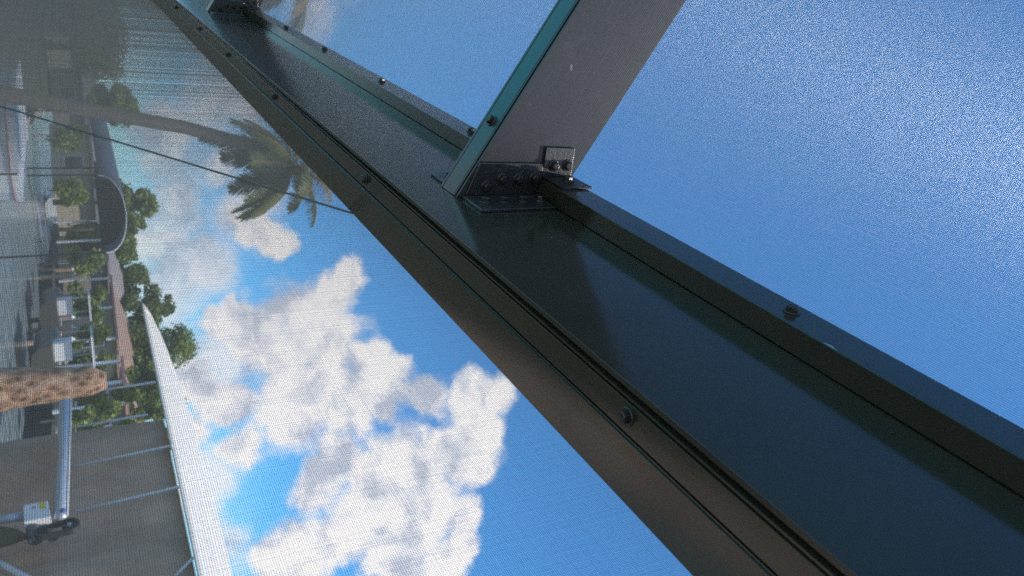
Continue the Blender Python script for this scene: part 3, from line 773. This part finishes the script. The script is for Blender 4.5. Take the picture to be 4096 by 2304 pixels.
# slate canopy over a lift on the far side
ca = [atR(392, 700, 33), atR(425, 1010, 31)]
root = empty('boat_canopy', (ca[0] + ca[1]) / 2, 'slate blue boat canopy with a dark rounded end, upper left', 'canopy', 'boat lift canopies')
cdir = (atR(375, 420, 45) - atR(392, 690, 33)); cdir.z = 0
CH = .76
axis = (ca[1] - ca[0]); ww = axis.length
bm = bmesh.new(); rows = []
back = cdir
for i in range(9):
    t = i / 8; row = []
    for k in range(15):
        a = math.pi * k / 14
        p = ca[0].lerp(ca[1], .5 - .5 * math.cos(a)) + back * t + Vector((0, 0, (CH * math.sin(a) ** .9)))
        row.append(bm.verts.new(p))
    rows.append(row)
for a, b in zip(rows, rows[1:]):
    for k in range(14): bm.faces.new((a[k], a[k + 1], b[k + 1], b[k]))
o = from_bm('canopy_top', bm, M_CANVAS_N, root, True); s = o.modifiers.new('thick', 'SOLIDIFY'); s.thickness = .03
bm = bmesh.new(); lo = []
vv = [bm.verts.new(v.co.copy()) for v in []]
ring = []
for k in range(15):
    a = math.pi * k / 14
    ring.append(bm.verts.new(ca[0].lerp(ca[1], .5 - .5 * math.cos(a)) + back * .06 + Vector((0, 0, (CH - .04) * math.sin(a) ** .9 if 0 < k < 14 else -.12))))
bm.faces.new(ring); o = from_bm('end_shade', bm, M_DARK, root); s = o.modifiers.new('thick', 'SOLIDIFY'); s.thickness = .02  # dark sheet standing in for the shaded interior at the open end
bm = bmesh.new()
tube(bm, [ca[0].lerp(ca[1], .5 - .5 * math.cos(math.pi * k / 14)) - back.normalized() * .03 + Vector((0, 0, (CH + .01) * math.sin(math.pi * k / 14) ** .9)) for k in range(15)], .018, 6)
from_bm('end_hoop', bm, M_WHITEP, root)
for q in (ca[0], ca[1], ca[0] + back * .9, ca[1] + back * .9):
    bm = bmesh.new(); tube(bm, [Vector((q.x, q.y, -1.6)), q + Vector((0, 0, .0))], .035, 8); from_bm('canopy_post', bm, M_DARK, root)

# white boat moored on the left
b0 = atR(72, 905, 17.5); b1 = atR(45, 560, 24)
ax_ = (b1 - b0); ax_.z = 0; L_ = ax_.length; ax_.normalize(); sd_ = Vector((ax_.y, -ax_.x, 0))
org = Vector((b0.x, b0.y, 0)) + sd_ * (-1.0)
boat = empty('moored_boat', (org.x, org.y, -1.12), 'white moored boat with a thin red stripe along its hull, left edge', 'boat')
zt = b0.z
bm = bmesh.new(); rows = []
for i in range(15):
    t = i / 14; bw = 1.0 * (1 - max(0, (.28 - t) / .28) ** 2.2) + .02; c = org + ax_ * (L_ * t)
    sh = .12 * (1 - t) ** 2
    row = []
    for u, z in ((1, zt + sh), (1.0, zt - .10 + sh), (.93, zt - .45), (.7, -1.15), (0, -1.35), (-.7, -1.15), (-.93, zt - .45), (-1.0, zt - .10 + sh), (-1, zt + sh)):
        row.append(bm.verts.new(c + sd_ * u * bw + Vector((0, 0, z))))
    rows.append(row)
for a, b in zip(rows, rows[1:]):
    for k in range(8): bm.faces.new((a[k], a[k + 1], b[k + 1], b[k]))
bm.faces.new(rows[-1]); from_bm('hull', bm, M_WHITEP, boat)
bm = bmesh.new()
for a, b in zip(rows, rows[1:]) if False else []: pass
dk = []
for i in range(15):
    t = i / 14; bw = (1.0 * (1 - max(0, (.28 - t) / .28) ** 2.2) + .02) * .97; c = org + ax_ * (L_ * t); sh = .12 * (1 - t) ** 2
    dk.append((bm.verts.new(c + sd_ * bw + Vector((0, 0, zt - .03 + sh))), bm.verts.new(c - sd_ * bw + Vector((0, 0, zt - .03 + sh)))))
for a, b in zip(dk, dk[1:]): bm.faces.new((a[0], b[0], b[1], a[1]))
from_bm('deck', bm, mat('boat_deck', (.55, .56, .58), .5), boat)
for sg in (1, -1):
    bm = bmesh.new()
    tube(bm, [org + ax_ * (L_ * t) + sd_ * sg * (1.0 * (1 - max(0, (.28 - t) / .28) ** 2.2) + .035) + Vector((0, 0, zt - .14 + .12 * (1 - t) ** 2)) for t in [k / 14 for k in range(15)]], .012, 6)
    from_bm('hull_stripe', bm, M_RED, boat)

# docks and a small skiff along the far seawall
M_DOCK = mat('dock_planks', (.52, .37, .26), .85, noise=.35, nscale=5)
for py, lab in [(1135, 'tan plank dock standing out from the far seawall, near the canopy tip'), (1385, 'tan plank dock below the tan house'), (900, 'tan plank dock under the near end of the slate canopy'), (560, 'dim plank dock at left before the cream house')]:
    r_ = ray(300, py); a = math.atan2(r_.x, r_.y) - CAZ
    s0 = 13.4 / math.tan(a)
    root = empty('dock', sp(s0, 13.4, -1.12), lab, 'dock', 'docks on the far bank')
    bm = bmesh.new(); obox(bm, sp(s0, 13.4, -.32), Cd * 2.2, Cp * 1.05, Vector((0, 0, .06))); from_bm('planking', bm, M_DOCK, root)
    for u in (-2.1, 0, 2.1):
        bm = bmesh.new(); q = sp(s0 + u, 12.4, 0); tube(bm, [Vector((q.x, q.y, -1.6)), Vector((q.x, q.y, .75))], .13, 10); from_bm('dock_post', bm, M_DOCK, root)
        bm = bmesh.new(); tube(bm, [Vector((q.x, q.y, .76)), Vector((q.x, q.y, .92))], [.15, .02], 10); from_bm('post_cap', bm, M_WHITEP, root)
M_NAVY = mat('dark_hull', (.07, .065, .055), .4)
def skiff(py, p, L, wd, z0, lab, cabin=True):
    r_ = ray(300, py); a = math.atan2(r_.x, r_.y) - CAZ; s0 = p / math.tan(a)
    root = empty('skiff', sp(s0, p, -1.12), lab, 'boat', 'small boats at the far docks')
    bm = bmesh.new(); rows = []
    for i in range(13):
        t = i / 12; bw = wd / 2 * (1 - max(0, (t - .6) / .4) ** 2) + .02; sh = .35 * max(0, t - .4) ** 1.5
        c = sp(s0 + (t - .5) * L, p, z0)
        rows.append([bm.verts.new(c + Cp * u * bw + Vector((0, 0, z))) for u, z in ((1, .75 + sh), (.92, .3), (.6, .02), (0, -.05), (-.6, .02), (-.92, .3), (-1, .75 + sh))])
    for a_, b_ in zip(rows, rows[1:]):
        for k in range(6): bm.faces.new((a_[k], a_[k + 1], b_[k + 1], b_[k]))
        bm.faces.new((a_[6], a_[0], b_[0], b_[6]))
    bm.faces.new(rows[0]); from_bm('hull', bm, M_WHITEP if z0 < -1 else M_NAVY, root)
    if cabin:
        c = sp(s0 - .3, p, z0)
        bm = bmesh.new(); obox(bm, c + Vector((0, 0, 1.05)), Cd * .45, Cp * .4, Vector((0, 0, .35))); from_bm('console', bm, M_WHITEP, root)
        bm = bmesh.new(); obox(bm, c + Vector((0, 0, 2.2)), Cd * .9, Cp * .7, Vector((0, 0, .04))); from_bm('sun_top', bm, M_WHITEP, root)
        for u in (-.7, .7):
            for v in (-.55, .55):
                bm = bmesh.new(); tube(bm, [c + Cd * u + Cp * v + Vector((0, 0, .7)), c + Cd * u + Cp * v + Vector((0, 0, 2.18))], .03, 6); from_bm('top_support', bm, M_ALU, root)
skiff(820, 10.8, 6.5, 2.2, -1.05, 'white skiff with a white sun top on the water under the slate canopy')
skiff(1215, 11.6, 5.0, 1.6, -.55, 'dark-hulled skiff with a white sun top raised beside the dock near the canopy tip')
skiff(1385, 11.4, 4.6, 1.5, -.55, 'dark-hulled skiff with a white sun top raised beside the dock below the tan house')
